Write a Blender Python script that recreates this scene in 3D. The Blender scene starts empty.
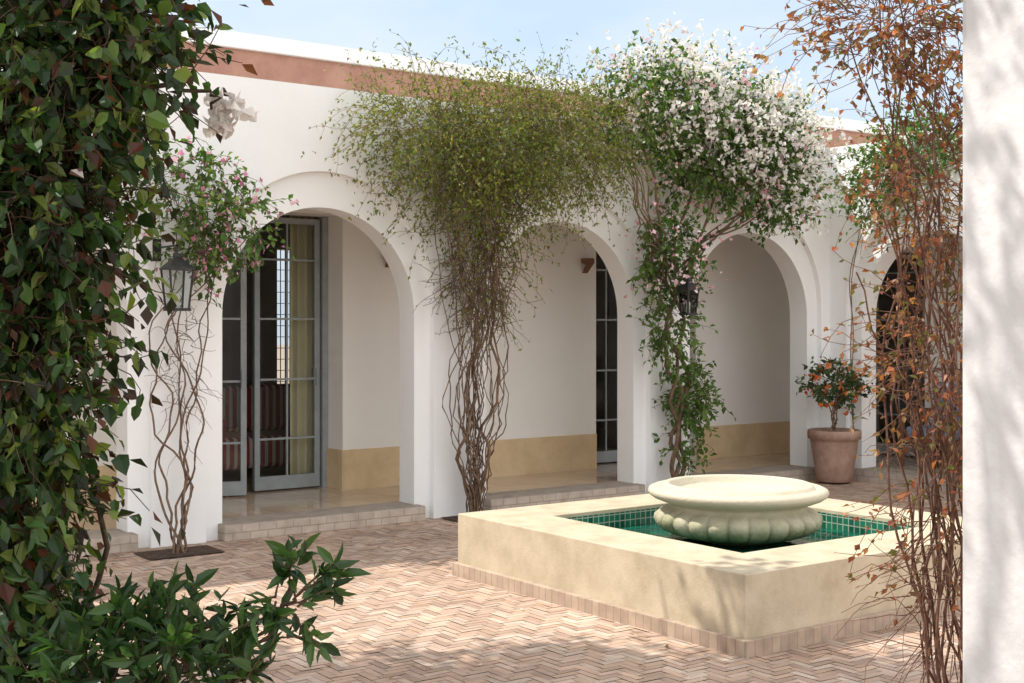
import bpy, bmesh, math, random
import numpy as np
from mathutils import Vector
rng = np.random.default_rng(7)
random.seed(7)
scene = bpy.context.scene
COL = scene.collection

# ------------------------------------------------------------------ helpers
def empty(name, loc=(0,0,0)):
    e = bpy.data.objects.new(name, None); e.empty_display_size=.2
    COL.objects.link(e); return e
def obj(name, verts, faces, mat, parent=None, smooth=False, cols=None, recalc=False):
    me = bpy.data.meshes.new(name)
    v = verts.tolist() if isinstance(verts, np.ndarray) else verts
    f = faces.tolist() if isinstance(faces, np.ndarray) else faces
    me.from_pydata(v, [], f)
    if recalc:
        bm=bmesh.new(); bm.from_mesh(me); bmesh.ops.remove_doubles(bm,verts=bm.verts,dist=1e-5)
        bmesh.ops.recalc_face_normals(bm,faces=bm.faces); bm.to_mesh(me); bm.free()
    if cols is not None:
        a = me.color_attributes.new("Col",'FLOAT_COLOR','POINT')
        c = np.ones((len(v),4),dtype=np.float32); c[:,:3]=cols
        a.data.foreach_set("color", c.ravel())
    if smooth:
        me.polygons.foreach_set("use_smooth",[True]*len(me.polygons))
    if mat: me.materials.append(mat)
    o = bpy.data.objects.new(name, me); COL.objects.link(o)
    if parent: o.parent = parent
    return o
class MB:
    def __init__(s): s.v=[]; s.f=[]
    def poly(s,*p):
        n=len(s.v); s.v += [tuple(q) for q in p]; s.f.append(tuple(range(n,n+len(p))))
    def box(s,x0,x1,y0,y1,z0,z1):
        n=len(s.v)
        s.v += [(x0,y0,z0),(x1,y0,z0),(x1,y1,z0),(x0,y1,z0),(x0,y0,z1),(x1,y0,z1),(x1,y1,z1),(x0,y1,z1)]
        for q in [(0,3,2,1),(4,5,6,7),(0,1,5,4),(1,2,6,5),(2,3,7,6),(3,0,4,7)]:
            s.f.append(tuple(n+i for i in q))
    def make(s,name,mat,parent=None,smooth=False,bevel=0,recalc=False):
        o=obj(name,s.v,s.f,mat,parent,smooth,recalc=recalc)
        if bevel:
            m=o.modifiers.new("b",'BEVEL'); m.width=bevel; m.segments=2; m.limit_method='ANGLE'
        return o
def lathe(name, prof, mat, center=(0,0), segs=96, lobe=None, parent=None):
    v=[];f=[]
    n=len(prof)
    for j in range(segs):
        a=2*math.pi*j/segs
        for i,(r,z) in enumerate(prof):
            rr=r*(lobe(i,a) if lobe else 1)
            v.append((center[0]+rr*math.cos(a),center[1]+rr*math.sin(a),z))
    for j in range(segs):
        k=(j+1)%segs
        for i in range(n-1):
            f.append((j*n+i,k*n+i,k*n+i+1,j*n+i+1))
    return obj(name,v,f,mat,parent,True,recalc=True)

# ------------------------------------------------------------------ materials
def newmat(name):
    m=bpy.data.materials.new(name); m.use_nodes=True
    nt=m.node_tree; b=nt.nodes["Principled BSDF"]; return m,nt,b
def N(nt,t,**kw):
    n=nt.nodes.new(t)
    for k,v in kw.items(): setattr(n,k,v)
    return n
def noisy(name, c1, c2, scale=3, rough=.8, bump=.1, bscale=60, c3=None, spec=.3, bdist=.01, stretch=None):
    m,nt,b=newmat(name)
    tc=N(nt,'ShaderNodeTexCoord'); vec=tc.outputs['Object']
    if stretch:
        mp=N(nt,'ShaderNodeMapping'); mp.inputs['Scale'].default_value=stretch
        nt.links.new(vec,mp.inputs[0]); v2=mp.outputs[0]
    else: v2=vec
    n1=N(nt,'ShaderNodeTexNoise'); n1.inputs['Scale'].default_value=scale; n1.inputs['Detail'].default_value=4; n1.inputs['Roughness'].default_value=.65
    nt.links.new(v2,n1.inputs['Vector'])
    r=N(nt,'ShaderNodeValToRGB'); r.color_ramp.elements[0].position=.35; r.color_ramp.elements[1].position=.65
    r.color_ramp.elements[0].color=(*c1,1); r.color_ramp.elements[1].color=(*c2,1)
    if c3:
        e=r.color_ramp.elements.new(.5); e.color=(*c3,1)
    nt.links.new(n1.outputs[0],r.inputs[0]); nt.links.new(r.outputs[0],b.inputs['Base Color'])
    if bump>.04:
        n2=N(nt,'ShaderNodeTexNoise'); n2.inputs['Scale'].default_value=bscale; n2.inputs['Detail'].default_value=3
        nt.links.new(vec,n2.inputs['Vector'])
        bp=N(nt,'ShaderNodeBump'); bp.inputs['Strength'].default_value=bump; bp.inputs['Distance'].default_value=bdist
        nt.links.new(n2.outputs[0],bp.inputs['Height']); nt.links.new(bp.outputs[0],b.inputs['Normal'])
    b.inputs['Roughness'].default_value=rough; b.inputs['Specular IOR Level'].default_value=spec
    return m
M_white=noisy("white_plaster",(.84,.84,.835),(.89,.89,.885),scale=1.2,rough=.85,bump=.3,bscale=14,bdist=.010,stretch=(1,1,.5))
M_white2=noisy("white_plaster_toned_down",(.56,.555,.55),(.66,.655,.65),scale=1.6,rough=.9,bump=.4,bscale=22,bdist=.010)  # white plaster darkened so the sunlit near wall does not blow out
M_cream=noisy("cream_plaster",(.86,.83,.78),(.89,.865,.82),scale=1.5,rough=.8,bump=.15,bscale=20)
M_ochre=noisy("ochre_tadelakt",(.62,.46,.27),(.72,.56,.35),scale=4,rough=.45,bump=.05,c3=(.68,.51,.31))
M_terra=noisy("terracotta_render",(.38,.20,.15),(.48,.28,.21),scale=5,rough=.9,bump=.4,bscale=40)
M_foun=noisy("sandstone_cream",(.45,.37,.255),(.58,.49,.355),scale=5,rough=.6,bump=.3,bscale=90,c3=(.52,.435,.31),bdist=.006)
M_pot=noisy("terracotta_pot",(.28,.165,.115),(.40,.27,.21),scale=7,rough=.85,bump=.2,bscale=40)
M_soil=noisy("soil",(.05,.03,.02),(.10,.065,.045),scale=20,rough=1,bump=1,bscale=60,bdist=.02)
M_ground=noisy("ground_mortar",(.33,.25,.19),(.41,.32,.25),scale=6,rough=.95,bump=.3)
M_metal=noisy("painted_metal_grey",(.28,.31,.32),(.34,.37,.38),scale=8,rough=.5,bump=.02)
M_black=noisy("black_iron",(.02,.02,.02),(.04,.038,.035),scale=20,rough=.5,bump=.1)
M_bark=noisy("bark",(.11,.07,.045),(.23,.15,.10),scale=25,rough=.95,bump=0)
M_barkdark=noisy("bark_dark",(.05,.032,.02),(.11,.07,.045),scale=25,rough=.95,bump=0)
M_barkred=noisy("bark_red",(.10,.05,.035),(.20,.105,.07),scale=25,rough=.9,bump=0)
M_room=noisy("room_wall",(.40,.36,.30),(.46,.41,.34),scale=2,rough=.9,bump=0)
M_curtain=noisy("curtain_cloth",(.80,.72,.48),(.86,.78,.55),scale=6,rough=.9,bump=0)
M_wood=noisy("wood",(.16,.07,.035),(.24,.11,.06),scale=8,rough=.5,bump=.1,stretch=(1,1,8))
M_blue=noisy("blue_cushion",(.16,.20,.30),(.25,.30,.40),scale=12,rough=.95,bump=.3,bscale=150)

def polished():
    m,nt,b=newmat("polished_stone_floor")
    tc=N(nt,'ShaderNodeTexCoord')
    br=N(nt,'ShaderNodeTexBrick'); br.offset=0
    br.inputs['Scale'].default_value=1; br.inputs['Brick Width'].default_value=.3; br.inputs['Row Height'].default_value=.3; br.inputs['Mortar Size'].default_value=.003
    br.inputs['Color1'].default_value=(.56,.42,.30,1); br.inputs['Color2'].default_value=(.64,.51,.39,1); br.inputs['Mortar'].default_value=(.38,.30,.22,1)
    nt.links.new(tc.outputs['Object'],br.inputs['Vector']); nt.links.new(br.outputs['Color'],b.inputs['Base Color'])
    n=N(nt,'ShaderNodeTexNoise'); n.inputs['Scale'].default_value=6; nt.links.new(tc.outputs['Object'],n.inputs['Vector'])
    mr=N(nt,'ShaderNodeMapRange'); mr.inputs[3].default_value=.02; mr.inputs[4].default_value=.16
    nt.links.new(n.outputs[0],mr.inputs[0]); nt.links.new(mr.outputs[0],b.inputs['Roughness'])
    b.inputs['Specular IOR Level'].default_value=.8
    return m
M_floor=polished()
def brickmat(name,c1,c2,mo,bw,rh,ms,axes='xz',rough=.8,flat=False):
    m,nt,b=newmat(name)
    tc=N(nt,'ShaderNodeTexCoord'); sp=N(nt,'ShaderNodeSeparateXYZ'); nt.links.new(tc.outputs['Object'],sp.inputs[0])
    ad=N(nt,'ShaderNodeMath',operation='ADD'); nt.links.new(sp.outputs[0],ad.inputs[0]); nt.links.new(sp.outputs[1],ad.inputs[1])
    cb=N(nt,'ShaderNodeCombineXYZ'); nt.links.new(ad.outputs[0],cb.inputs[0]); nt.links.new(sp.outputs[2],cb.inputs[1])
    br=N(nt,'ShaderNodeTexBrick'); br.offset=.5 if not flat else 0
    br.inputs['Scale'].default_value=1; br.inputs['Brick Width'].default_value=bw; br.inputs['Row Height'].default_value=rh; br.inputs['Mortar Size'].default_value=ms; br.inputs['Mortar Smooth'].default_value=.3
    br.inputs['Color1'].default_value=(*c1,1); br.inputs['Color2'].default_value=(*c2,1); br.inputs['Mortar'].default_value=(*mo,1)
    nt.links.new(cb.outputs[0],br.inputs['Vector'])
    n=N(nt,'ShaderNodeTexNoise'); n.inputs['Scale'].default_value=9; n.inputs['Detail'].default_value=4; nt.links.new(tc.outputs['Object'],n.inputs['Vector'])
    mx=N(nt,'ShaderNodeMix',data_type='RGBA',blend_type='MULTIPLY'); mx.inputs[0].default_value=.6
    rp=N(nt,'ShaderNodeValToRGB'); rp.color_ramp.elements[0].position=.3; rp.color_ramp.elements[0].color=(.6,.58,.55,1); rp.color_ramp.elements[1].position=.6
    nt.links.new(n.outputs[0],rp.inputs[0]); nt.links.new(br.outputs['Color'],mx.inputs[6]); nt.links.new(rp.outputs[0],mx.inputs[7])
    nt.links.new(mx.outputs[2],b.inputs['Base Color'])
    bp=N(nt,'ShaderNodeBump',invert=True); bp.inputs['Strength'].default_value=.5; bp.inputs['Distance'].default_value=.004
    nt.links.new(br.outputs['Fac'],bp.inputs['Height']); nt.links.new(bp.outputs[0],b.inputs['Normal'])
    b.inputs['Roughness'].default_value=rough
    return m
M_plinth=brickmat("small_tiles",(.50,.38,.28),(.41,.30,.23),(.34,.27,.21),.06,.12,.004)
M_step=brickmat("step_tiles",(.52,.44,.37),(.44,.37,.31),(.36,.30,.25),.14,.06,.005)
M_zel=brickmat("green_zellige",(.008,.10,.06),(.03,.21,.13),(.42,.48,.38),.045,.045,.004,rough=.15,flat=True)

def colmat(name, transl=.35, rough=.45, spec=.4, gain=1.0, tint=(1.9,1.8,.7)):
    m,nt,b=newmat(name)
    a=N(nt,'ShaderNodeAttribute',attribute_name="Col")
    nt.links.new(a.outputs['Color'],b.inputs['Base Color'])
    b.inputs['Roughness'].default_value=rough; b.inputs['Specular IOR Level'].default_value=spec
    if transl>0:
        t=N(nt,'ShaderNodeBsdfTranslucent')
        g=N(nt,'ShaderNodeMix',data_type='RGBA',blend_type='MULTIPLY'); g.inputs[0].default_value=1
        g.inputs[7].default_value=(*tint,1)
        nt.links.new(a.outputs['Color'],g.inputs[6]); nt.links.new(g.outputs[2],t.inputs[0])
        mx=N(nt,'ShaderNodeMixShader'); mx.inputs[0].default_value=transl
        nt.links.new(b.outputs[0],mx.inputs[1]); nt.links.new(t.outputs[0],mx.inputs[2])
        nt.links.new(mx.outputs[0],nt.nodes['Material Output'].inputs[0])
    return m
M_leaf=colmat("leaf",.4)
M_leafdark=colmat("leaf_glossy",.35,rough=.38,spec=.45)
M_petal=colmat("petal",.35,rough=.8,spec=.1,tint=(1,1,1))
def pavemat():
    m,nt,b=newmat("paving_tiles")
    a=N(nt,'ShaderNodeAttribute',attribute_name="Col")
    tc=N(nt,'ShaderNodeTexCoord')
    n=N(nt,'ShaderNodeTexNoise'); n.inputs['Scale'].default_value=1.3; n.inputs['Detail'].default_value=6; n.inputs['Roughness'].default_value=.7
    nt.links.new(tc.outputs['Object'],n.inputs['Vector'])
    rp=N(nt,'ShaderNodeValToRGB'); rp.color_ramp.elements[0].position=.3; rp.color_ramp.elements[0].color=(.68,.65,.63,1); rp.color_ramp.elements[1].position=.62; rp.color_ramp.elements[1].color=(1.06,1.04,1.02,1)
    nt.links.new(n.outputs[0],rp.inputs[0])
    mx=N(nt,'ShaderNodeMix',data_type='RGBA',blend_type='MULTIPLY'); mx.inputs[0].default_value=1
    nt.links.new(a.outputs['Color'],mx.inputs[6]); nt.links.new(rp.outputs[0],mx.inputs[7]); nt.links.new(mx.outputs[2],b.inputs['Base Color'])
    n2=N(nt,'ShaderNodeTexNoise'); n2.inputs['Scale'].default_value=120; nt.links.new(tc.outputs['Object'],n2.inputs['Vector'])
    bp=N(nt,'ShaderNodeBump'); bp.inputs['Strength'].default_value=.25; bp.inputs['Distance'].default_value=.003
    nt.links.new(n2.outputs[0],bp.inputs['Height']); nt.links.new(bp.outputs[0],b.inputs['Normal'])
    b.inputs['Roughness'].default_value=.65; b.inputs['Specular IOR Level'].default_value=.3
    return m
M_pave=pavemat()
def watermat():
    m,nt,b=newmat("water_green")
    tc=N(nt,'ShaderNodeTexCoord')
    b.inputs['Roughness'].default_value=.03; b.inputs['IOR'].default_value=1.33
    n=N(nt,'ShaderNodeTexNoise'); n.inputs['Scale'].default_value=7; n.inputs['Detail'].default_value=3; nt.links.new(tc.outputs['Object'],n.inputs['Vector'])
    rp=N(nt,'ShaderNodeValToRGB'); rp.color_ramp.elements[0].color=(.003,.05,.033,1); rp.color_ramp.elements[1].color=(.010,.13,.08,1); rp.color_ramp.elements[0].position=.35; rp.color_ramp.elements[1].position=.65
    nt.links.new(n.outputs[0],rp.inputs[0]); nt.links.new(rp.outputs[0],b.inputs['Base Color'])
    bp=N(nt,'ShaderNodeBump'); bp.inputs['Strength'].default_value=.25; bp.inputs['Distance'].default_value=.02
    nt.links.new(n.outputs[0],bp.inputs['Height']); nt.links.new(bp.outputs[0],b.inputs['Normal'])
    return m
M_water=watermat()
def bowlmat():
    m,nt,b=newmat("weathered_stone")
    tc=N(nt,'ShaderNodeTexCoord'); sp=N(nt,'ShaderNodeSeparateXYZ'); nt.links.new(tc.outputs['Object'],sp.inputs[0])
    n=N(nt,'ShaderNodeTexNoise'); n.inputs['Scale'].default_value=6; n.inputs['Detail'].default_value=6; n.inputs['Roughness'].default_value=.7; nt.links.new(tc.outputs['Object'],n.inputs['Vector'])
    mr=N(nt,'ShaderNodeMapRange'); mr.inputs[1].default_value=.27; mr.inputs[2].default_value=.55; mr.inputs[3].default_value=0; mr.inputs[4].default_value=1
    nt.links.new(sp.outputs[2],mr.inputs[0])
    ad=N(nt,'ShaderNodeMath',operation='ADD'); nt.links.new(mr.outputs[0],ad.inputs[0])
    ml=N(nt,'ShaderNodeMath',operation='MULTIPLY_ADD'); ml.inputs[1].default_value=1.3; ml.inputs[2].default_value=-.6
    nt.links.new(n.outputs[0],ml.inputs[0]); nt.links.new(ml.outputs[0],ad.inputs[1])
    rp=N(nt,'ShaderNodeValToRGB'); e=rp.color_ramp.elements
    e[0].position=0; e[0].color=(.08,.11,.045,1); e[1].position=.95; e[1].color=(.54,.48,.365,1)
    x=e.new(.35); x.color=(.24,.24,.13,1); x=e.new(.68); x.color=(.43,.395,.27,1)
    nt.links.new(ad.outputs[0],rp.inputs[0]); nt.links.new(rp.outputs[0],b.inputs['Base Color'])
    b.inputs['Roughness'].default_value=.75
    n2=N(nt,'ShaderNodeTexNoise'); n2.inputs['Scale'].default_value=60; n2.inputs['Detail'].default_value=4; nt.links.new(tc.outputs['Object'],n2.inputs['Vector'])
    bp=N(nt,'ShaderNodeBump'); bp.inputs['Strength'].default_value=.6; bp.inputs['Distance'].default_value=.006
    nt.links.new(n2.outputs[0],bp.inputs['Height']); nt.links.new(bp.outputs[0],b.inputs['Normal'])
    return m
M_bowl=bowlmat()
def glassmat():
    m,nt,b=newmat("window_glass")
    tr=N(nt,'ShaderNodeBsdfTransparent'); tr.inputs[0].default_value=(.8,.84,.84,1)
    gl=N(nt,'ShaderNodeBsdfGlossy'); gl.inputs['Roughness'].default_value=.01
    fr=N(nt,'ShaderNodeFresnel'); fr.inputs[0].default_value=1.5
    mx=N(nt,'ShaderNodeMixShader')
    nt.links.new(fr.outputs[0],mx.inputs[0]); nt.links.new(tr.outputs[0],mx.inputs[1]); nt.links.new(gl.outputs[0],mx.inputs[2])
    nt.links.new(mx.outputs[0],nt.nodes['Material Output'].inputs[0])
    return m
M_glass=glassmat()
def stripemat():
    m,nt,b=newmat("striped_fabric")
    tc=N(nt,'ShaderNodeTexCoord'); w=N(nt,'ShaderNodeTexWave'); w.inputs['Scale'].default_value=4
    nt.links.new(tc.outputs['Object'],w.inputs['Vector'])
    rp=N(nt,'ShaderNodeValToRGB'); e=rp.color_ramp.elements; e[0].color=(.35,.05,.04,1); e[1].color=(.6,.5,.4,1); e[1].position=.6; x=e.new(.4); x.color=(.08,.10,.18,1)
    rp.color_ramp.interpolation='CONSTANT'
    nt.links.new(w.outputs[0],rp.inputs[0]); nt.links.new(rp.outputs[0],b.inputs['Base Color']); b.inputs['Roughness'].default_value=.9
    return m
M_stripe=stripemat()

# ------------------------------------------------------------------ building
B=empty("white_arcade_building")
PER=2.385; HW=.835; SPR=1.675; OHW=.985; OSPR=1.80; TOP=3.44
FY=8.95
def arch_layer(mb,f,u0,u1,c,hw,spr,ztop,w0,w1,back=True,zb=-.1,NS=40):
    P=[(c-hw*math.cos(math.pi*i/NS), spr+hw*math.sin(math.pi*i/NS)) for i in range(NS+1)]
    for w in ([w0,w1] if back else [w0]):
        mb.poly(f(u0,w,zb),f(c-hw,w,zb),f(c-hw,w,spr),f(c-hw,w,ztop),f(u0,w,ztop))
        mb.poly(f(c+hw,w,zb),f(u1,w,zb),f(u1,w,ztop),f(c+hw,w,ztop),f(c+hw,w,spr))
        for a,b in zip(P[:-1],P[1:]):
            mb.poly(f(a[0],w,a[1]),f(b[0],w,b[1]),f(b[0],w,ztop),f(a[0],w,ztop))
    L=[(c-hw,zb)]+P+[(c+hw,zb)]
    for a,b in zip(L[:-1],L[1:]):
        mb.poly(f(a[0],w0,a[1]),f(a[0],w1,a[1]),f(b[0],w1,b[1]),f(b[0],w0,b[1]))
    mb.poly(f(u0,w0,ztop),f(u1,w0,ztop),f(u1,w1,ztop),f(u0,w1,ztop))
CX=10.62
fF=lambda u,w,z:(u,FY+w,z)
fW=lambda u,w,z:(CX+w,FY-u,z)
mb=MB()
for k in range(-3,3):
    c=4.73+PER*k; u0=c-PER/2; u1=c+PER/2
    if k==2: u1=CX
    arch_layer(mb,fF,u0,u1,c,OHW,OSPR,TOP,0,.06,back=False)
    arch_layer(mb,fF,u0,u1 if k<2 else CX+.06,c,HW,SPR,TOP,.06,.29)
facade=mb.make("facade_arches",M_white,B,recalc=True)
mb=MB()
for k in range(4):
    c=1.20+PER*k; u0=c-PER/2 if k else 0.0; u1=c+PER/2
    arch_layer(mb,fW,u0,u1,c,OHW,OSPR,TOP,0,.06,back=False)
    arch_layer(mb,fW,u0 if k else -.06,u1,c,HW,SPR,TOP,.06,.29)
mb.make("wing_arches",M_white,B,recalc=True)
mb=MB()
mb.box(-4,4.1,10.25,10.6,.0,2.80); mb.box(5.58,8.53,10.25,10.6,.0,2.80); mb.box(9.95,12.3,10.25,10.6,0,2.80)
mb.box(4.1,5.58,10.25,10.6,2.58,2.80); mb.box(8.53,9.95,10.25,10.6,2.58,2.80)
mb.box(11.95,12.3,9.64,10.25,0,2.8); mb.box(11.95,12.3,-.6,8.75,0,2.8); mb.box(11.95,12.3,8.75,9.64,2.4,2.8)
mb.box(-4,10.9,9.25,10.24,2.78,2.80)
mb.make("gallery_walls",M_cream,B)
mb=MB()
for a,b in [(-4,4.1),(5.58,8.53),(9.95,11.95)]:
    mb.box(a+.002,b-.002,10.235,10.255,.1,.47)
mb.box(5.565,5.585,10.235,10.598,.1,.468)
mb.box(11.935,11.955,9.65,10.22,.1,.47); mb.box(11.935,11.955,-.5,8.74,.1,.47)
mb.make("ochre_dado",M_ochre,B)
mb=MB()
mb.box(-4,13.6,9.245,14.2,2.81,2.95); mb.box(10.92,13.6,-.6,9.24,2.80,2.94)
mb.box(-4.2,-4,8.955,14.2,0,3.2); mb.box(13.6,13.8,-.6,14.2,0,3.2)
mb.box(-4,13.6,14.2,14.4,2.5,3.2); mb.box(-4,6.84,14.2,14.4,0,2.5); mb.box(7.12,13.6,14.2,14.4,0,2.5); mb.box(6.84,7.12,14.2,14.4,0,.85)
mb.make("room_shell",M_room,B)
mb=MB(); mb.box(-4,13.6,9.05,14.2,-.1,.11); mb.box(10.75,13.6,-.6,9.04,-.1,.109)
mb.make("gallery_floor",M_floor,B)
mb=MB()
for k in range(-3,3):
    c=4.73+PER*k; mb.box(c-.87,c+.87,8.885,9.255,0,.122)
for k in range(4):
    c=FY-(1.20+PER*k); mb.box(10.56,10.93,c-.87,c+.87,0,.122)
mb.make("threshold_steps",M_step,B,bevel=.008)
mb=MB(); mb.box(-4,13.8,9.82,10.1,2.95,3.84)
mb.make("terracotta_upper_wall",M_terra,B)
mb=MB(); mb.box(-4,13.84,9.78,10.14,3.84,3.97)
mb.make("upper_wall_cap",M_white,B,bevel=.01)
def door_leaf(name,x0,y0,x1,y1,z0=.125,z1=2.55,rows=(.45,.98,1.52,2.05),col=True):
    p0=np.array([x0,y0]); p1=np.array([x1,y1]); L=np.linalg.norm(p1-p0); d=(p1-p0)/L; n=np.array([-d[1],d[0]])
    m=MB()
    def bar(a,b,za,zb,t):
        c=[p0+d*a-n*t,p0+d*b-n*t,p0+d*b+n*t,p0+d*a+n*t]
        k=len(m.v); m.v+=[(q[0],q[1],za) for q in c]+[(q[0],q[1],zb) for q in c]
        for q in [(0,3,2,1),(4,5,6,7),(0,1,5,4),(1,2,6,5),(2,3,7,6),(3,0,4,7)]: m.f.append(tuple(k+i for i in q))
    bar(0,.05,z0,z1,.022); bar(L-.05,L,z0,z1,.022); bar(.05,L-.05,z0,z0+.12,.021); bar(.05,L-.05,z1-.05,z1,.021)
    for r in rows: bar(.05,L-.05,z0+r-.009,z0+r+.009,.014)
    if col: bar(L/2-.008,L/2+.008,z0+.12,z1-.05,.0125)
    bar(L-.045,L-.03,1.05,1.2,.05)
    o=m.make(name,M_metal,B)
    g=MB(); a=p0+d*.04; b=p0+d*(L-.04); g.poly((a[0],a[1],z0+.1),(b[0],b[1],z0+.1),(b[0],b[1],z1-.04),(a[0],a[1],z1-.04))
    g.make(name+"_glass",M_glass,B)
door_leaf("door_leaf_closed",4.86,10.56,5.50,10.56)
door_leaf("door_leaf_open",4.14,10.54,4.70,10.36)
door_leaf("door_leaf_b",8.60,10.56,9.24,10.56); door_leaf("door_leaf_c",9.25,10.56,9.89,10.56)
door_leaf("door_leaf_d",12.1,9.60,12.1,8.80,z1=2.38)
mb=MB()
for a,b,zt in [(4.1,5.58,2.58),(8.53,9.95,2.58)]:
    mb.box(a+.002,a+.06,10.52,10.59,.11,zt-.002); mb.box(b-.06,b-.002,10.52,10.59,.11,zt-.002)
mb.make("door_frames",M_metal,B)
mb=MB()
for i in range(5): mb.box(6.85+i*.062-.004,6.85+i*.062+.004,14.25,14.262,.85,2.5)
for i in range(12): mb.box(6.84,7.12,14.263,14.274,.90+i*.135,.908+i*.135)
mb.make("window_grille",M_black,B)
mb=MB()
for x in (6.05,8.38):
    mb.poly((x-.05,10.16,2.22),(x+.05,10.16,2.22),(x+.035,10.249,2.12),(x-.035,10.249,2.12))
    mb.box(x-.05,x+.05,10.155,10.249,2.22,2.27)
mb.make("wall_sconces",M_wood,B)
def curtain(name,x0,x1,y,z0,z1):
    v=[];f=[];n=60
    for i in range(n+1):
        u=i/n; x=x0+(x1-x0)*u; yy=y+.03*math.sin(u*2*math.pi*5)+.01*math.sin(u*31)
        v+=[(x,yy,z0),(x+.01*math.sin(u*20),yy+.005,z1)]
    for i in range(n): f.append((2*i,2*i+2,2*i+3,2*i+1))
    return obj(name,v,f,M_curtain,B,True)
curtain("curtain_a",5.28,5.68,10.69,.14,2.7); curtain("curtain_b",3.9,4.25,10.85,.14,2.7)
S=empty("striped_sofa")
mb=MB(); mb.box(4.9,6.3,11.4,12.2,.22,.52); mb.box(4.9,6.3,12.05,12.3,.52,.98); mb.box(4.8,4.98,11.4,12.3,.22,.72); mb.box(6.22,6.4,11.4,12.3,.22,.72)
mb.make("upholstery",M_stripe,S,bevel=.05)
mb=MB()
for x in (4.85,6.3):
    for y in (11.45,12.2): mb.box(x,x+.05,y,y+.05,.11,.24)
mb.make("legs",M_wood,S)
A=empty("cushioned_armchair")
mb=MB()
ax,ay=11.25,7.9
for sx in (0,.62):
    for sy in (0,.62): mb.box(ax+sx,ax+sx+.05,ay+sy,ay+sy+.05,.109,.66 if sx==0 else .95)
for sy in (-.004,.624-.0): mb.box(ax-.01,ax+.68,ay+sy-.002,ay+sy+.052,.66,.70)
mb.box(ax+.01,ax+.66,ay+.01,ay+.66,.36,.40); mb.box(ax+.625,ax+.665,ay+.05,ay+.62,.86,.94)
mb.make("wood_frame",M_wood,A,bevel=.004)
mb=MB(); mb.box(ax+.02,ax+.58,ay+.06,ay+.61,.405,.53); mb.box(ax+.50,ax+.62,ay+.06,ay+.61,.54,.98)
mb.make("cushions",M_blue,A,bevel=.04)

# ------------------------------------------------------------------ near pier wall
mb=MB(); mb.box(2.30,2.75,-1.2,1.60,0,3.6)
mb.make("white_garden_wall",M_white2,None,bevel=.015)

# ------------------------------------------------------------------ ground & paving
mb=MB(); mb.poly((-90,-90,0),(90,-90,0),(90,90,0),(-90,90,0)); mb.make("ground",M_ground)
def paving():
    n=3; W=.046; X0,X1,Y0,Y1=-1.0,10.6,2.4,8.94
    V=[];F=[];C=[]
    pal=np.array([(.50,.365,.28),(.55,.415,.33),(.46,.325,.24),(.54,.43,.35),(.49,.355,.28),(.54,.38,.285),(.41,.29,.225)])
    g=.0018
    for i in range(-400,400):
        for j in range(-120,120):
            a=(i+n*j)*W; b=(i-n*j)*W
            a+=4.5; b+=5.5
            if a<X0-.2 or a>X1 or b<Y0-.2 or b>Y1: continue
            for (x0,x1,y0,y1) in ((a,a+n*W,b,b+W),(a,a+W,b+W,b+(n+1)*W)):
                x1=min(x1,X1); y1=min(y1,Y1)
                if x1-x0<.01 or y1-y0<.01: continue
                if 4.6<x0 and x1<6.9 and 4.45<y0 and y1<6.75: continue
                k=len(V); h=.003+rng.random()*.0018
                t=rng.normal(0,.0006,4); q=rng.normal(0,.0008,8)
                V+= [(x0+g+q[0],y0+g+q[1],h+t[0]),(x1-g+q[2],y0+g+q[3],h+t[1]),(x1-g+q[4],y1-g+q[5],h+t[2]),(x0+g+q[6],y1-g+q[7],h+t[3])]
                F.append((k,k+1,k+2,k+3))
                c=pal[rng.integers(len(pal))]*(.85+.26*rng.random())
                C+=[c]*4
    obj("courtyard_paving",V,F,M_pave,None,cols=np.array(C))
paving()
mb=MB()
for (x,y) in [(3.41,8.62),(8.24,8.70),(6.02,8.74)]:
    mb.poly((x-.27,y-.17,.0125),(x+.27,y-.17,.0125),(x+.27,y+.17,.0125),(x-.27,y+.17,.0125))
mb.make("soil_beds",M_soil)
kk=420
P_=np.stack([rng.uniform(2.5,9.8,kk),rng.uniform(4.0,8.85,kk),np.full(kk,.012)],1)
inside=(P_[:,0]>4.5)&(P_[:,0]<7.07)&(P_[:,1]>4.3)&(P_[:,1]<6.9)
P_=P_[~inside]; w_=(P_[:,1]>7.6)|(rng.random(len(P_))<.25); P_=P_[w_]; kk=len(P_)
an=rng.random(kk)*6.28; s_=.008+.012*rng.random(kk)
dx=np.stack([np.cos(an),np.sin(an),np.zeros(kk)],1)*s_[:,None]; dy=np.stack([-np.sin(an),np.cos(an),np.zeros(kk)],1)*s_[:,None]*.6
V_=np.stack([P_-dx,P_-dy,P_+dx+[0,0,.004],P_+dy],1).reshape(-1,3)
pl=np.array([(.35,.18,.07),(.7,.6,.55),(.15,.14,.04),(.30,.12,.05)])[rng.integers(4,size=kk)]
obj("fallen_leaves",V_,(np.arange(kk)[:,None]*4+np.array([[0,1,2,3]])),M_petal,None,cols=np.repeat(pl,4,0))

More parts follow.
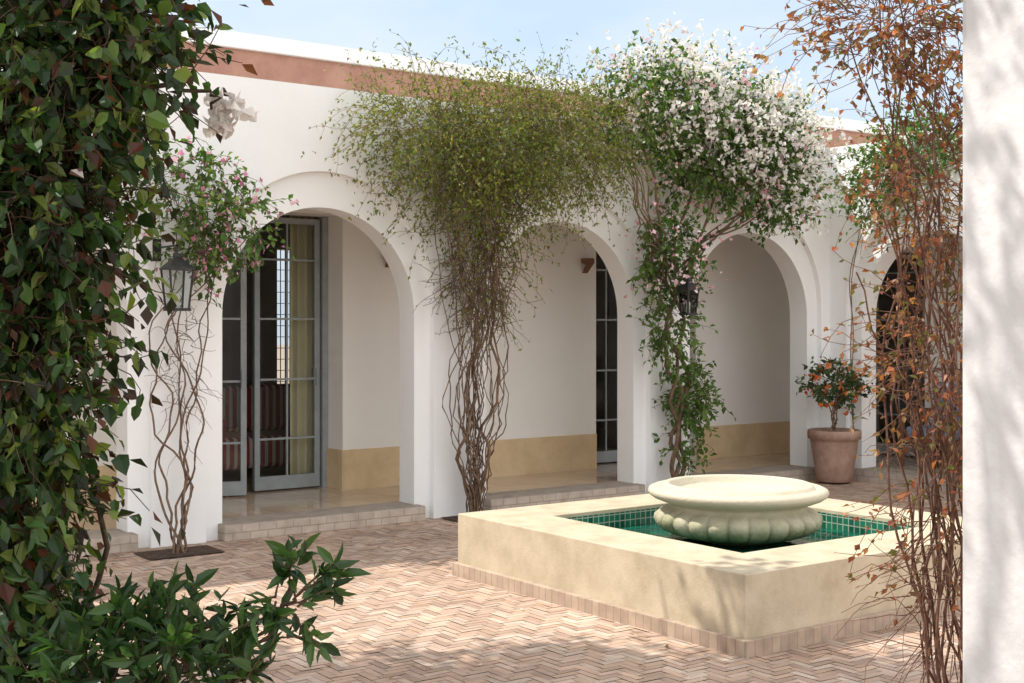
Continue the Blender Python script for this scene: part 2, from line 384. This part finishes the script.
# ------------------------------------------------------------------ fountain
Fo=empty("courtyard_fountain")
x0,x1,y0,y1=4.55,7.02,4.35,6.84
def ring(mb,x0,x1,y0,y1,w,z0,z1):
    O=[(x0,y0),(x1,y0),(x1,y1),(x0,y1)]; I=[(x0+w,y0+w),(x1-w,y0+w),(x1-w,y1-w),(x0+w,y1-w)]
    for i in range(4):
        j=(i+1)%4
        mb.poly((*O[i],z1),(*O[j],z1),(*I[j],z1),(*I[i],z1))
        mb.poly((*O[i],z0),(*O[j],z0),(*O[j],z1),(*O[i],z1))
        mb.poly((*I[i],z0),(*I[i],z1),(*I[j],z1),(*I[j],z0))
mb=MB(); ring(mb,x0,x1,y0,y1,.43,0,.395); mb.make("basin_wall",M_foun,Fo,bevel=.005,recalc=True)
mb=MB(); ring(mb,x0-.028,x1+.028,y0-.028,y1+.028,.1,0,.085); mb.make("plinth_tiles",M_plinth,Fo,bevel=.005,recalc=True)
mb=MB(); ring(mb,x0+.432-.010,x1-.432+.010,y0+.432-.010,y1-.432+.010,.02,.05,.372); mb.make("tile_lining",M_zel,Fo,recalc=True)
mb=MB(); mb.poly((x0+.43,y0+.43,.275),(x1-.43,y0+.43,.275),(x1-.43,y1-.43,.275),(x0+.43,y1-.43,.275)); mb.make("basin_water",M_water,Fo)
prof=[(.001,.285),(.24,.29),(.35,.305),(.44,.335),(.485,.365),(.503,.40),(.498,.43),(.470,.455),(.438,.472),(.420,.484),(.418,.498),(.435,.510),(.475,.522),(.515,.538),(.540,.556),(.549,.574),(.542,.592),(.518,.603),(.49,.606),(.474,.598),(.466,.600),(.458,.616),(.443,.625),(.424,.625),(.412,.612),(.404,.586),(.385,.570),(.30,.550),(.001,.535)]
cxf,cyf=(x0+x1)/2,(y0+y1)/2
def lobe(i,a):
    if 1<=i<=8:
        s=[0,.3,.6,.9,1,1,1,.8,.4][i]
        return 1+.085*s*(abs(math.cos(a*12))**.6-.75)
    return 1
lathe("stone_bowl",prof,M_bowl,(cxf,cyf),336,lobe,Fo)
lathe("pedestal",[(.001,.02),(.25,.02),(.22,.1),(.22,.30),(.001,.30)],M_bowl,(cxf,cyf),48,None,Fo)

# ------------------------------------------------------------------ plants toolkit
def nrm(a): return a/np.maximum(np.linalg.norm(a,axis=-1,keepdims=True),1e-9)
def grow(ells,n,lo,hi,S=7,out=.8,up=.2,jit=.3,droop=.15,fill=.85,rnd=.5):
    w=np.array([e[2] for e in ells],float); w/=w.sum()
    idx=rng.choice(len(ells),n,p=w)
    c=np.array([e[0] for e in ells])[idx]; r=np.array([e[1] for e in ells])[idx]
    u=nrm(rng.normal(size=(n,3))); rad=rng.random((n,1))**.45*fill
    P=[c+r*u*rad]
    d=nrm(u*out+np.array([0,0,up])+rng.normal(size=(n,3))*rnd)
    st=(lo+(hi-lo)*rng.random((n,1)))/(S-1)
    for s in range(S-1):
        P.append(P[-1]+d*st)
        d=nrm(d+rng.normal(size=(n,3))*jit+np.array([0,0,-droop]))
    return np.stack(P,1)
def tubes(P,r0,r1,sides=3):
    n,S,_=P.shape
    T=np.gradient(P,axis=1); T=nrm(T)
    a=nrm(np.cross(T,np.array([.13,.21,1.0]))); b=np.cross(T,a)
    rad=(r0+(r1-r0)*np.linspace(0,1,S))
    rad=np.broadcast_to(rad,(n,S)) if np.ndim(rad)==1 else rad
    ang=np.arange(sides)*2*math.pi/sides
    V=P[:,:,None,:]+rad[:,:,None,None]*(a[:,:,None,:]*np.cos(ang)[None,None,:,None]+b[:,:,None,:]*np.sin(ang)[None,None,:,None])
    V=V.reshape(-1,3)
    i=np.arange(n)[:,None,None]; s=np.arange(S-1)[None,:,None]; k=np.arange(sides)[None,None,:]; k2=(k+1)%sides
    base=i*S*sides
    q=np.stack([base+s*sides+k,base+s*sides+k2,base+(s+1)*sides+k2,base+(s+1)*sides+k],-1).reshape(-1,4)
    return V,q
def leaves(P,per,L,W,pal,start=1,detailed=False,up=1.0,keep=1.0,along=.5,spread=.9,dn=.15,twigvar=.25):
    n,S,_=P.shape
    T=nrm(np.gradient(P,axis=1))
    pts=np.repeat(P[:,start:].reshape(-1,3),per,0); tt=np.repeat(T[:,start:].reshape(-1,3),per,0)
    tw=np.repeat(np.repeat(np.arange(n),S-start),per)
    m=rng.random(len(pts))<keep; pts=pts[m];tt=tt[m];tw=tw[m]; k=len(pts)
    pts=pts+rng.normal(size=(k,3))*L*.10
    D=nrm(tt*along+rng.normal(size=(k,3))*spread*.6+np.array([0,0,-dn]))
    Nn=nrm(rng.normal(size=(k,3))*.6+np.array([0,0,up])); Nn=nrm(Nn-D*(Nn*D).sum(-1,keepdims=True)); Sd=np.cross(D,Nn)
    l=(L*(.6+.7*rng.random((k,1)))); w=l*(W/L)*(.8+.4*rng.random((k,1)))
    pal=np.array(pal); tb=rng.integers(len(pal),size=n); pick=np.where(rng.random(k)<.5,tb[tw],rng.integers(len(pal),size=k))
    c=pal[pick]*((1-twigvar)+2*twigvar*rng.random(n)[tw])[:,None]*(.8+.4*rng.random((k,1)))
    c=np.minimum(c,.88)
    if not detailed:
        V=np.stack([pts,pts+D*l*.45+Sd*w*.5+Nn*w*.15,pts+D*l-Nn*l*.1,pts+D*l*.45-Sd*w*.5+Nn*w*.15],1)
        b=np.arange(k)[:,None]*4
        F=np.concatenate([b+np.array([[0,1,2]]),b+np.array([[0,2,3]])],0)
        return V.reshape(-1,3),F,np.repeat(c,4,0)
    cu=(rng.random((k,1))-.2)*.35
    s1=pts+D*l*.3+Nn*l*.02; s2=pts+D*l*.68-Nn*l*cu*.3; s3=pts+D*l*1.0-Nn*l*cu
    f=.22
    V=np.stack([pts,s1,s2,s3,s1+Sd*w*.48+Nn*w*f,s2+Sd*w*.38+Nn*w*f*.8,s1-Sd*w*.48+Nn*w*f,s2-Sd*w*.38+Nn*w*f*.8],1)
    b=np.arange(k)[:,None]*8
    tris=[[0,1,4],[1,2,5],[1,5,4],[2,3,5],[0,6,1],[1,6,7],[1,7,2],[2,7,3]]
    F=np.concatenate([b+np.array([t]) for t in tris],0)
    return V.reshape(-1,3),F,np.repeat(c,8,0)
def stems(paths,n=24,wob=.03,r0=.01,r1=.004,freq=3):
    out=[]
    for pts in paths:
        pts=np.array(pts,float); t=np.linspace(0,len(pts)-1,n)
        q=np.vstack([2*pts[0]-pts[1],pts,2*pts[-1]-pts[-2]])
        res=[]
        for x in t:
            i=min(int(x),len(pts)-2); f=x-i; p0,p1,p2,p3=q[i],q[i+1],q[i+2],q[i+3]
            res.append(.5*((2*p1)+(-p0+p2)*f+(2*p0-5*p1+4*p2-p3)*f*f+(-p0+3*p1-3*p2+p3)*f**3))
        res=np.array(res)
        ph=rng.random(6)*6.28; s=np.linspace(0,1,n)
        env=np.minimum(1,s*6)
        fr=freq*(.6+.8*rng.random())
        for ax in range(3):
            res[:,ax]+=wob*env*(np.sin(s*6.28*fr+ph[ax])+.5*np.sin(s*6.28*fr*2.3+ph[ax+3]))*(1 if ax<2 else .3)
        out.append(res)
    return np.stack(out)
def merge(parts):
    V=[];F=[];o=0
    for v,f in parts: V.append(v); F.append(f+o); o+=len(v)
    return np.vstack(V),np.vstack(F)
def add_stems(name,parts,mat,parent):
    V,F=merge(parts); return obj(name,V,F,mat,parent,True)
def add_leaves(name,res,mat,parent):
    return obj(name,res[0],res[1],mat,parent,False,cols=res[2])
def flowers(P,pts_keep,L,pal,per=4,start=3):
    return leaves(P,per,L,L*.95,pal,start=start,keep=pts_keep,along=.1,spread=1.6,dn=0,twigvar=.05,up=.0)

GR_Y=[(.15,.19,.035),(.12,.165,.035),(.21,.225,.05),(.09,.135,.028),(.16,.145,.045)]
GR=[(.06,.13,.025),(.09,.18,.04),(.05,.11,.025),(.12,.19,.045)]
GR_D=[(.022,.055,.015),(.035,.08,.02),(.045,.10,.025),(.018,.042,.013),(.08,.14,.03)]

# ---- vine 1 (wispy jasmine)
v1=empty("wispy_climbing_vine")
crown=[((5.35,8.5,3.12),(.55,.35,.38),2.2),((6.05,8.45,3.12),(.7,.42,.46),4),((6.8,8.5,3.15),(.6,.38,.46),3.4),((6.0,8.6,2.6),(.45,.3,.4),1.8),((5.75,8.55,2.9),(.6,.35,.4),1.8)]
Pc=grow(crown,2300,.3,.7,S=8,out=.75,up=.15,jit=.24,droop=.16)
Pl=grow([((6.0,8.68,2.05),(.32,.18,.6),1)],380,.2,.5,S=7,out=.3,up=-.4,jit=.35,droop=.1)
base=np.array([6.02,8.78,0])
paths=[]
for i in range(32):
    tx=6.0+rng.normal()*.24; ty=8.64+rng.normal()*.08
    mx=6.0+np.clip(rng.normal()*.19,-.36,.36)
    paths.append([base+rng.normal(size=3)*[.04,.03,0],(6.0+(mx-6.0)*.55+rng.normal()*.03,8.76,.5),(mx,8.74+rng.normal()*.03,1.15),(tx,ty,2.1),(tx+rng.normal()*.3,ty-.1,2.95)])
st=stems(paths,34,.026,freq=4)
thick=stems([[base,(6.1,8.77,.5),(5.93,8.74,1.1),(6.08,8.72,1.8),(6.0,8.6,2.8)],[base+[-.05,0,0],(5.88,8.77,.6),(6.02,8.74,1.3),(5.85,8.7,2.0),(5.6,8.55,2.9)],[base+[.05,0,0],(6.0,8.77,.4),(6.2,8.72,1.2),(6.12,8.7,2.0),(6.5,8.55,2.9)]],34,.03,freq=3)
add_stems("stems",[tubes(st,.0065,.003,4),tubes(thick,.015,.007,6),tubes(Pc[:1100],.0028,.0012,3),tubes(Pl,.0035,.0016,3)],M_bark,v1)
add_leaves("leaves",leaves(Pc,2,.036,.017,GR_Y,keep=.92,start=1),M_leaf,v1)
add_leaves("lower_leaves",leaves(Pl,1,.034,.017,GR_Y,keep=.45),M_leaf,v1)

# ---- vine 2 (white flowering climber)
v2=empty("white_flowering_climber")
crown=[((7.65,8.42,3.52),(.6,.38,.42),3),((8.3,8.38,3.48),(.7,.42,.45),4),((8.9,8.38,3.25),(.56,.4,.42),4),((9.25,8.45,2.92),(.34,.32,.36),2),((8.4,8.5,3.0),(.6,.35,.3),2)]
Pc=grow(crown,1550,.2,.42,S=6,out=.9,up=.15,jit=.3,droop=.12)
col=[((8.05,8.62,2.3),(.32,.2,.4),3),((8.1,8.68,1.6),(.22,.14,.45),2),((8.40,8.68,.95),(.22,.15,.35),3),((8.3,8.7,.5),(.14,.1,.2),.6)]
Pl=grow(col,350,.12,.34,S=6,out=.7,up=-.2,jit=.35,droop=.25)
b2=np.array([8.24,8.72,0])
th=stems([[b2,(8.32,8.74,.5),(8.15,8.72,1.0),(8.3,8.7,1.6),(8.12,8.68,2.2),(8.35,8.5,3.1)],[b2+[.05,0,0],(8.15,8.74,.5),(8.36,8.7,1.1),(8.1,8.7,1.7),(8.35,8.66,2.3),(8.8,8.5,3.1)],[b2+[-.03,.02,0],(8.25,8.74,.7),(8.1,8.7,1.4),(7.95,8.68,2.1),(7.7,8.5,3.2)]],40,.035,freq=3)
side=stems([[(8.2,8.7,1.9),(8.5,8.65,2.35),(8.9+rng.normal()*.1,8.5,2.6+rng.normal()*.1),(9.2,8.5,2.9)] for i in range(7)]+[[(8.2,8.7,1.8),(7.95,8.65,2.2),(7.6+rng.normal()*.1,8.5,2.6),(7.4,8.5,3.2)] for i in range(7)],20,.05,freq=2)
add_stems("stems",[tubes(th,.024,.011,7),tubes(side,.010,.005,4),tubes(Pc[:800],.003,.0015,3),tubes(Pl,.003,.0015,3)],M_bark,v2)
add_leaves("leaves",leaves(Pc,2,.060,.034,GR,keep=.9,detailed=False),M_leaf,v2)
add_leaves("lower_leaves",leaves(Pl,2,.06,.034,GR,keep=.85),M_leaf,v2)
WH=[(.84,.82,.74),(.88,.85,.80),(.84,.76,.75),(.86,.85,.72)]
fl=grow([((7.70,8.30,3.66),(.62,.4,.40),3.5),((8.3,8.22,3.52),(.7,.45,.47),6),((8.9,8.22,3.30),(.60,.45,.48),7),((9.28,8.35,2.98),(.40,.35,.42),3)],2300,.12,.3,S=5,out=1.05,up=.3,fill=1.0)
add_leaves("flowers",flowers(fl,.75,.040,WH,per=3,start=3),M_petal,v2)
PK=[(.75,.40,.46),(.82,.58,.62),(.84,.70,.70)]
add_leaves("pink_buds",flowers(grow(crown+col[:1],460,.2,.4,S=5,out=1,fill=1),.8,.036,PK,per=3,start=3),M_petal,v2)

# ---- vine 3 (left pier)
v3=empty("thin_climbing_vine")
b3=np.array([3.43,8.62,0])
pp=[]
for i in range(7):
    pp.append([b3+rng.normal(size=3)*[.04,.02,0],(3.43+rng.normal()*.07,8.78,.45),(3.5+rng.normal()*.09,8.86,1.0),(3.5+rng.normal()*.12,8.86,1.6),(3.6+rng.normal()*.18,8.75,2.25)])
s3=stems(pp,34,.026,freq=3.2)
crown=[((3.80,8.65,2.35),(.33,.22,.25),3),((3.6,8.7,2.15),(.22,.15,.18),1.5),((3.45,8.6,2.6),(.35,.2,.3),2)]
Pc=grow(crown,230,.12,.38,S=6,out=.8,up=0,jit=.3,droop=.3)
Pd=grow([((3.5,8.84,1.3),(.16,.05,.7),1)],60,.15,.4,S=6,out=.3,up=-.3,jit=.4)
add_stems("stems",[tubes(s3,.010,.004,5),tubes(Pc,.003,.0015,3),tubes(Pd,.003,.0012,3)],M_bark,v3)
add_leaves("leaves",leaves(Pc,2,.055,.032,GR,keep=.8),M_leaf,v3)
add_leaves("flowers",flowers(Pc,.35,.04,[(.65,.25,.38),(.75,.45,.52)],per=2,start=4),M_petal,v3)

# ---- small climber on wing
v4=empty("wing_climber")
Pc=grow([((10.35,8.15,2.95),(.22,.35,.4),1),((10.4,7.7,3.3),(.22,.5,.35),1)],420,.15,.4,S=6,out=.8)
s4=stems([[(10.57,8.60,0),(10.58,8.62,1.2),(10.58,8.62,2.2),(10.45,8.2,3.0)] for i in range(2)],24,.012)
add_stems("stems",[tubes(s4,.007,.004,5),tubes(Pc[:200],.003,.0015,3)],M_bark,v4)
add_leaves("leaves",leaves(Pc,2,.055,.03,GR,keep=.9),M_leaf,v4)

# ---- left foreground climber
v5=empty("large_leafy_climber")
E=[((.92,3.03,2.22),(.21,.24,.28),4),((.85,3.09,1.84),(.20,.22,.26),4),((.80,3.11,1.47),(.19,.22,.26),3),((.80,3.13,1.14),(.14,.18,.24),2.5),((.68,3.2,1.6),(.26,.28,.8),5.5),((1.02,2.96,2.30),(.10,.12,.12),1),((.92,3.0,2.62),(.25,.28,.25),2),((.76,3.14,.85),(.16,.2,.22),2.5),((1.15,2.45,3.9),(.5,.45,.3),1.6)]
Pc=grow(E,2300,.10,.25,S=6,out=.7,up=.0,jit=.3,droop=.25)
tr=stems([[(.70+rng.normal()*.07,3.22+rng.normal()*.08,0),(.70+rng.normal()*.1,3.18,.8),(.80+rng.normal()*.10,3.13,1.6),(.90+rng.normal()*.12,3.03,2.5)] for i in range(24)]+[[(.9,3.05,2.4),(.95,2.9,3.0),(1.1,2.6,3.6),(1.25,2.4,4.0)] for i in range(4)]+[[(.9,3.05,1.9),(1.05,3.02,2.12),(1.18,3.0,2.18),(1.30,3.0,2.14)]],26,.022)
Pt=grow(E[:-1],900,.2,.4,S=6,out=.2,jit=.35,droop=.1,fill=.6)
add_stems("stems",[tubes(tr,.010,.004,5),tubes(Pc,.0022,.001,3),tubes(Pt[:500],.0028,.0012,3)],M_barkdark,v5)
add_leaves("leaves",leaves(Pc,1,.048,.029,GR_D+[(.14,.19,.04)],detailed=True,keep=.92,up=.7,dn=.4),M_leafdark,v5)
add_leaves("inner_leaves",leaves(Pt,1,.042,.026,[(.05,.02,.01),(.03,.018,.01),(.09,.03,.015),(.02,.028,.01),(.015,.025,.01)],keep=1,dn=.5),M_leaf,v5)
wf=grow([((1.30,3.0,2.13),(.025,.025,.025),2),((1.06,2.96,2.34),(.05,.05,.05),1)],16,.02,.05,S=4,out=1,fill=1)
add_leaves("flowers",leaves(wf,4,.034,.030,[(.80,.74,.70),(.83,.80,.76)],start=2,detailed=True,along=.2,spread=1.4,up=0,dn=0,twigvar=.05),M_petal,v5)
ol=grow([((.62,2.96,1.93),(.05,.05,.06),1)],14,.03,.07,S=4)
add_leaves("orange_leaves",leaves(ol,2,.035,.022,[(.45,.12,.03),(.5,.2,.05)],start=1),M_leaf,v5)

# ---- shrub
v6=empty("glossy_leaf_shrub")
E=[((.95,2.79,.79),(.22,.20,.11),5),((.86,2.84,.45),(.26,.26,.28),3),((1.12,2.66,.84),(.09,.09,.08),1)]
Pc=grow(E,190,.10,.22,S=7,out=.8,up=.45,jit=.15,droop=.02)
br=stems([[(.95,2.78,.4),(1.10,2.66,.72),(1.21,2.58,.92),(1.26,2.54,.98+.02*i)] for i in range(2)]+[[(.92,2.8,0),(.92+rng.normal()*.1,2.8+rng.normal()*.1,.35),(.95+rng.normal()*.16,2.76+rng.normal()*.13,.78)] for i in range(14)],16,.012)
ex=grow([((1.25,2.55,.99),(.045,.05,.04),1)],16,.07,.14,S=7,out=.9,up=.1,jit=.15,droop=.05)
add_stems("stems",[tubes(br,.007,.003,5),tubes(Pc,.0028,.0015,4),tubes(ex,.0028,.0015,4)],M_barkdark,v6)
pal=[(.016,.042,.012),(.024,.065,.016),(.04,.09,.022),(.06,.12,.035)]
add_leaves("leaves",leaves(np.concatenate([Pc,ex]),3,.056,.020,pal,start=3,detailed=True,up=.6,dn=-.1,along=.7,spread=1.0),M_leafdark,v6)

# ---- right dry vine
v7=empty("dry_red_vine")
E=[((3.72,2.85,2.68),(.28,.24,.20),5),((3.84,2.77,2.15),(.16,.2,.35),3.4),((3.86,2.75,1.5),(.14,.2,.35),3),((3.86,2.75,.95),(.14,.2,.3),1.4)]
b7=np.array([3.95,2.70,0])
pp=[]
for i in range(34):
    w=rng.normal()*.11; w2=rng.normal()*.10
    H=1.5+1.5*rng.random()
    pp.append([b7+[w*.4,w2*.4,0],b7+[w-.03,w2+.03,H*.33],b7+[w*1.3-.06+rng.normal()*.06,w2*1.3+.05,H*.7],b7+[w*1.2-.12+rng.normal()*.15,w2+.1+rng.normal()*.1,H]])
s7=stems(pp,24,.025,freq=2.5)
Pc=grow(E,620,.15,.42,S=7,out=.8,up=.1,jit=.30,droop=.10)
Ph=grow([((3.86,2.74,1.0),(.16,.2,.4),1),((3.88,2.74,.6),(.14,.2,.25),1.3)],130,.2,.45,S=7,out=1.0,up=-.1,jit=.2,droop=.12)
add_stems("stems",[tubes(s7,.006,.0028,5),tubes(Pc,.0022,.001,3),tubes(Ph,.0024,.001,3)],M_barkred,v7)
RD=[(.26,.085,.045),(.33,.13,.06),(.18,.065,.04),(.28,.17,.09),(.15,.085,.05),(.12,.12,.04)]
add_leaves("leaves",leaves(Pc,2,.030,.019,RD,keep=.68,start=2),M_leaf,v7)

# ---- potted plant
P0=empty("potted_citrus_plant"); px,py=10.25,8.58
lathe("terracotta_pot",[(.001,.02),(.16,.02),(.175,.03),(.20,.2),(.235,.42),(.24,.445),(.262,.452),(.266,.50),(.262,.535),(.245,.54),(.235,.50),(.001,.49)],M_pot,(px,py),64,None,P0)
lathe("pot_soil",[(.001,.505),(.238,.505)],M_soil,(px,py),32,None,P0)
E=[((px-.05,py,1.02),(.24,.2,.2),2),((px+.14,py-.05,.92),(.18,.15,.15),1)]
Pc=grow(E,110,.08,.2,S=5,up=.3)
sp=stems([[(px,py,.5),(px+rng.normal()*.03,py,.7),(px+rng.normal()*.12,py+rng.normal()*.1,1.0)] for i in range(7)],12,.01)
add_stems("stems",[tubes(sp,.010,.004,5),tubes(Pc,.003,.0015,3)],M_bark,P0)
add_leaves("leaves",leaves(Pc,2,.062,.032,[(.03,.07,.02),(.05,.10,.03),(.06,.10,.03)],keep=.95),M_leafdark,P0)
add_leaves("flowers",flowers(grow(E,34,.1,.2,S=5),.9,.05,[(.8,.14,.03),(.75,.24,.06)],per=2,start=3),M_petal,P0)

# ---- overhead tree left of frame (casts the dappled shade)
v8=empty("olive_tree")
E=[((.35,7.0,4.35),(.8,.6,.4),3),((1.3,6.45,4.5),(.75,.5,.35),3.5),((2.1,5.9,4.7),(.6,.45,.3),3),((-.5,7.3,4.2),(.7,.7,.6),1)]
Pc=grow(E,1100,.3,.7,S=6,out=.7)
s8=stems([[(-.7,7.0,0),(-.65,7.0,1.3),(-.5,7.05,2.6),(-.2,7.1,3.9)]],14,.03)
s9=stems([[(-.5,7.05,2.6),(.1+rng.normal()*.3,7.0+rng.normal()*.2,3.6),(.7+rng.normal()*.9,6.7+rng.normal()*.4,4.3)] for i in range(12)],14,.03)
s10=stems([[(-.3,7.1,3.4),(.8,6.8,4.0),(1.5,6.4,4.4),(2.2,5.9,4.7)]],14,.03)
add_stems("trunk",[tubes(s8,.13,.07,9),tubes(s9,.035,.01,5),tubes(s10,.04,.015,5),tubes(Pc[:500],.005,.002,3)],M_bark,v8)
add_leaves("leaves",leaves(Pc,2,.11,.055,[(.06,.09,.04),(.08,.11,.05)],keep=1),M_leaf,v8)

# ------------------------------------------------------------------ lanterns
def lantern(name,x,y,z,s=1.0,side=(0,1)):
    e=empty(name); m=MB(); h=.24*s; a=.055*s; b=.075*s
    for sx in (-1,1):
        for sy in (-1,1):
            m.v+=[(x+sx*a-.006,y+sy*a-.006,z),(x+sx*a+.006,y+sy*a-.006,z),(x+sx*a+.006,y+sy*a+.006,z),(x+sx*a-.006,y+sy*a+.006,z),
                  (x+sx*b-.006,y+sy*b-.006,z+h),(x+sx*b+.006,y+sy*b-.006,z+h),(x+sx*b+.006,y+sy*b+.006,z+h),(x+sx*b-.006,y+sy*b+.006,z+h)]
            k=len(m.v)-8
            for q in [(0,3,2,1),(4,5,6,7),(0,1,5,4),(1,2,6,5),(2,3,7,6),(3,0,4,7)]: m.f.append(tuple(k+i for i in q))
    m.box(x-a-.012,x+a+.012,y-a-.012,y+a+.012,z-.02,z)
    m.box(x-b-.01,x+b+.01,y-b-.01,y+b+.01,z+h,z+h+.015)
    t=z+h+.015; c=b+.006
    m.poly((x-c,y-c,t),(x+c,y-c,t),(x+.02,y-.02,t+.07),(x-.02,y-.02,t+.07)); m.poly((x+c,y-c,t),(x+c,y+c,t),(x+.02,y+.02,t+.07),(x+.02,y-.02,t+.07))
    m.poly((x+c,y+c,t),(x-c,y+c,t),(x-.02,y+.02,t+.07),(x+.02,y+.02,t+.07)); m.poly((x-c,y+c,t),(x-c,y-c,t),(x-.02,y-.02,t+.07),(x-.02,y+.02,t+.07))
    m.box(x-.022,x+.022,y-.022,y+.022,t+.07,t+.10)
    m.box(x-.006,x+.006,y-.006,y+.006,t+.10,t+.16)
    m.box(x-.006,x+.006,y-.006,FY+.0,t+.148,t+.16); m.box(x-.03,x+.03,FY-.012,FY-.001,t+.06,t+.22)
    m.make("frame",M_black,e)
    g=MB()
    for q in [((-1,-1),(1,-1)),((1,-1),(1,1)),((1,1),(-1,1)),((-1,1),(-1,-1))]:
        g.poly((x+q[0][0]*a,y+q[0][1]*a,z),(x+q[1][0]*a,y+q[1][1]*a,z),(x+q[1][0]*b,y+q[1][1]*b,z+h),(x+q[0][0]*b,y+q[0][1]*b,z+h))
    g.make("glass",M_glass,e)
    c=MB(); c.box(x-.012,x+.012,y-.012,y+.012,z,z+.10); c.make("candle",M_cream,e)
lantern("wall_lantern",3.37,8.56,1.71,1.1)
lantern("wall_lantern.001",8.10,8.44,1.70,.85)

# ------------------------------------------------------------------ light, sky, camera
SUN=Vector((-.50,.45,1.0)).normalized()
el=math.asin(SUN.z); az=math.atan2(SUN.x,SUN.y)
w=bpy.data.worlds.new("World"); scene.world=w; w.use_nodes=True
nt=w.node_tree; bg=nt.nodes['Background']
sky=nt.nodes.new('ShaderNodeTexSky'); sky.sky_type='NISHITA'; sky.sun_disc=False; sky.sun_elevation=el; sky.sun_rotation=az
sky.dust_density=2.0; sky.air_density=1.0
tc=nt.nodes.new('ShaderNodeTexCoord'); mp=nt.nodes.new('ShaderNodeMapping'); mp.inputs['Scale'].default_value=(1,1,2.6)
nz=nt.nodes.new('ShaderNodeTexNoise'); nz.inputs['Scale'].default_value=2.2; nz.inputs['Detail'].default_value=5; nz.inputs['Roughness'].default_value=.55
nt.links.new(tc.outputs['Generated'],mp.inputs[0]); nt.links.new(mp.outputs[0],nz.inputs['Vector'])
rp=nt.nodes.new('ShaderNodeValToRGB'); rp.color_ramp.elements[0].position=.34; rp.color_ramp.elements[0].color=(.0,.0,.0,1); rp.color_ramp.elements[1].position=.64; rp.color_ramp.elements[1].color=(1,1,1,1)
nt.links.new(nz.outputs[0],rp.inputs[0])
def mixn(): 
    n=nt.nodes.new('ShaderNodeMix'); n.data_type='RGBA'; return n
hz=mixn()
hz.inputs[6].default_value=(4.7,5.9,7.4,1); hz.inputs[7].default_value=(7.2,7.4,7.7,1); nt.links.new(rp.outputs[0],hz.inputs[0])
sx=nt.nodes.new('ShaderNodeSeparateXYZ'); nt.links.new(tc.outputs['Generated'],sx.inputs[0])
mr=nt.nodes.new('ShaderNodeMapRange'); mr.inputs[1].default_value=.25; mr.inputs[2].default_value=.8; mr.inputs[3].default_value=0; mr.inputs[4].default_value=1
nt.links.new(sx.outputs[2],mr.inputs[0])
hz2=mixn(); hz2.inputs[7].default_value=(7.6,7.8,8.1,1)  # unseen overhead sky made brighter than the visible haze, for more ambient light
nt.links.new(mr.outputs[0],hz2.inputs[0]); nt.links.new(hz.outputs[2],hz2.inputs[6])
# extra brightness added to the unseen sky behind the camera, to light the facade
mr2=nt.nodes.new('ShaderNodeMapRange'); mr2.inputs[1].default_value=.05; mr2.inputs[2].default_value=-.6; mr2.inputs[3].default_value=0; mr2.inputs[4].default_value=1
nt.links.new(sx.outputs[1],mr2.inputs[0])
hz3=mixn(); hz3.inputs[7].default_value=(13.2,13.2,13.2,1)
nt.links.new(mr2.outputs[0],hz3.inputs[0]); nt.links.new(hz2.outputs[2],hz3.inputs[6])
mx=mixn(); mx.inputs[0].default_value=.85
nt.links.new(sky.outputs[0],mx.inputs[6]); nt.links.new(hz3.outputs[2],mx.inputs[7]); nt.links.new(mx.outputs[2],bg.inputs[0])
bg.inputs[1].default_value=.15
L=bpy.data.lights.new("sun",'SUN'); L.energy=5.0; L.angle=math.radians(.5); L.color=(1,.955,.88)
lo=bpy.data.objects.new("sun",L); lo.rotation_euler=(-SUN).to_track_quat('-Z','Y').to_euler(); lo.location=(-5,5,12); COL.objects.link(lo)
cam=bpy.data.cameras.new("camera"); cam.lens=45.35; cam.sensor_width=36; cam.shift_y=-.0171; cam.clip_end=500; cam.clip_start=.05
co=bpy.data.objects.new("camera",cam); co.location=(0,0,1.6); co.rotation_euler=(math.radians(90),0,math.radians(-36.04)); COL.objects.link(co)
scene.camera=co
scene.view_settings.view_transform='Standard'; scene.view_settings.look='None'; scene.view_settings.exposure=0
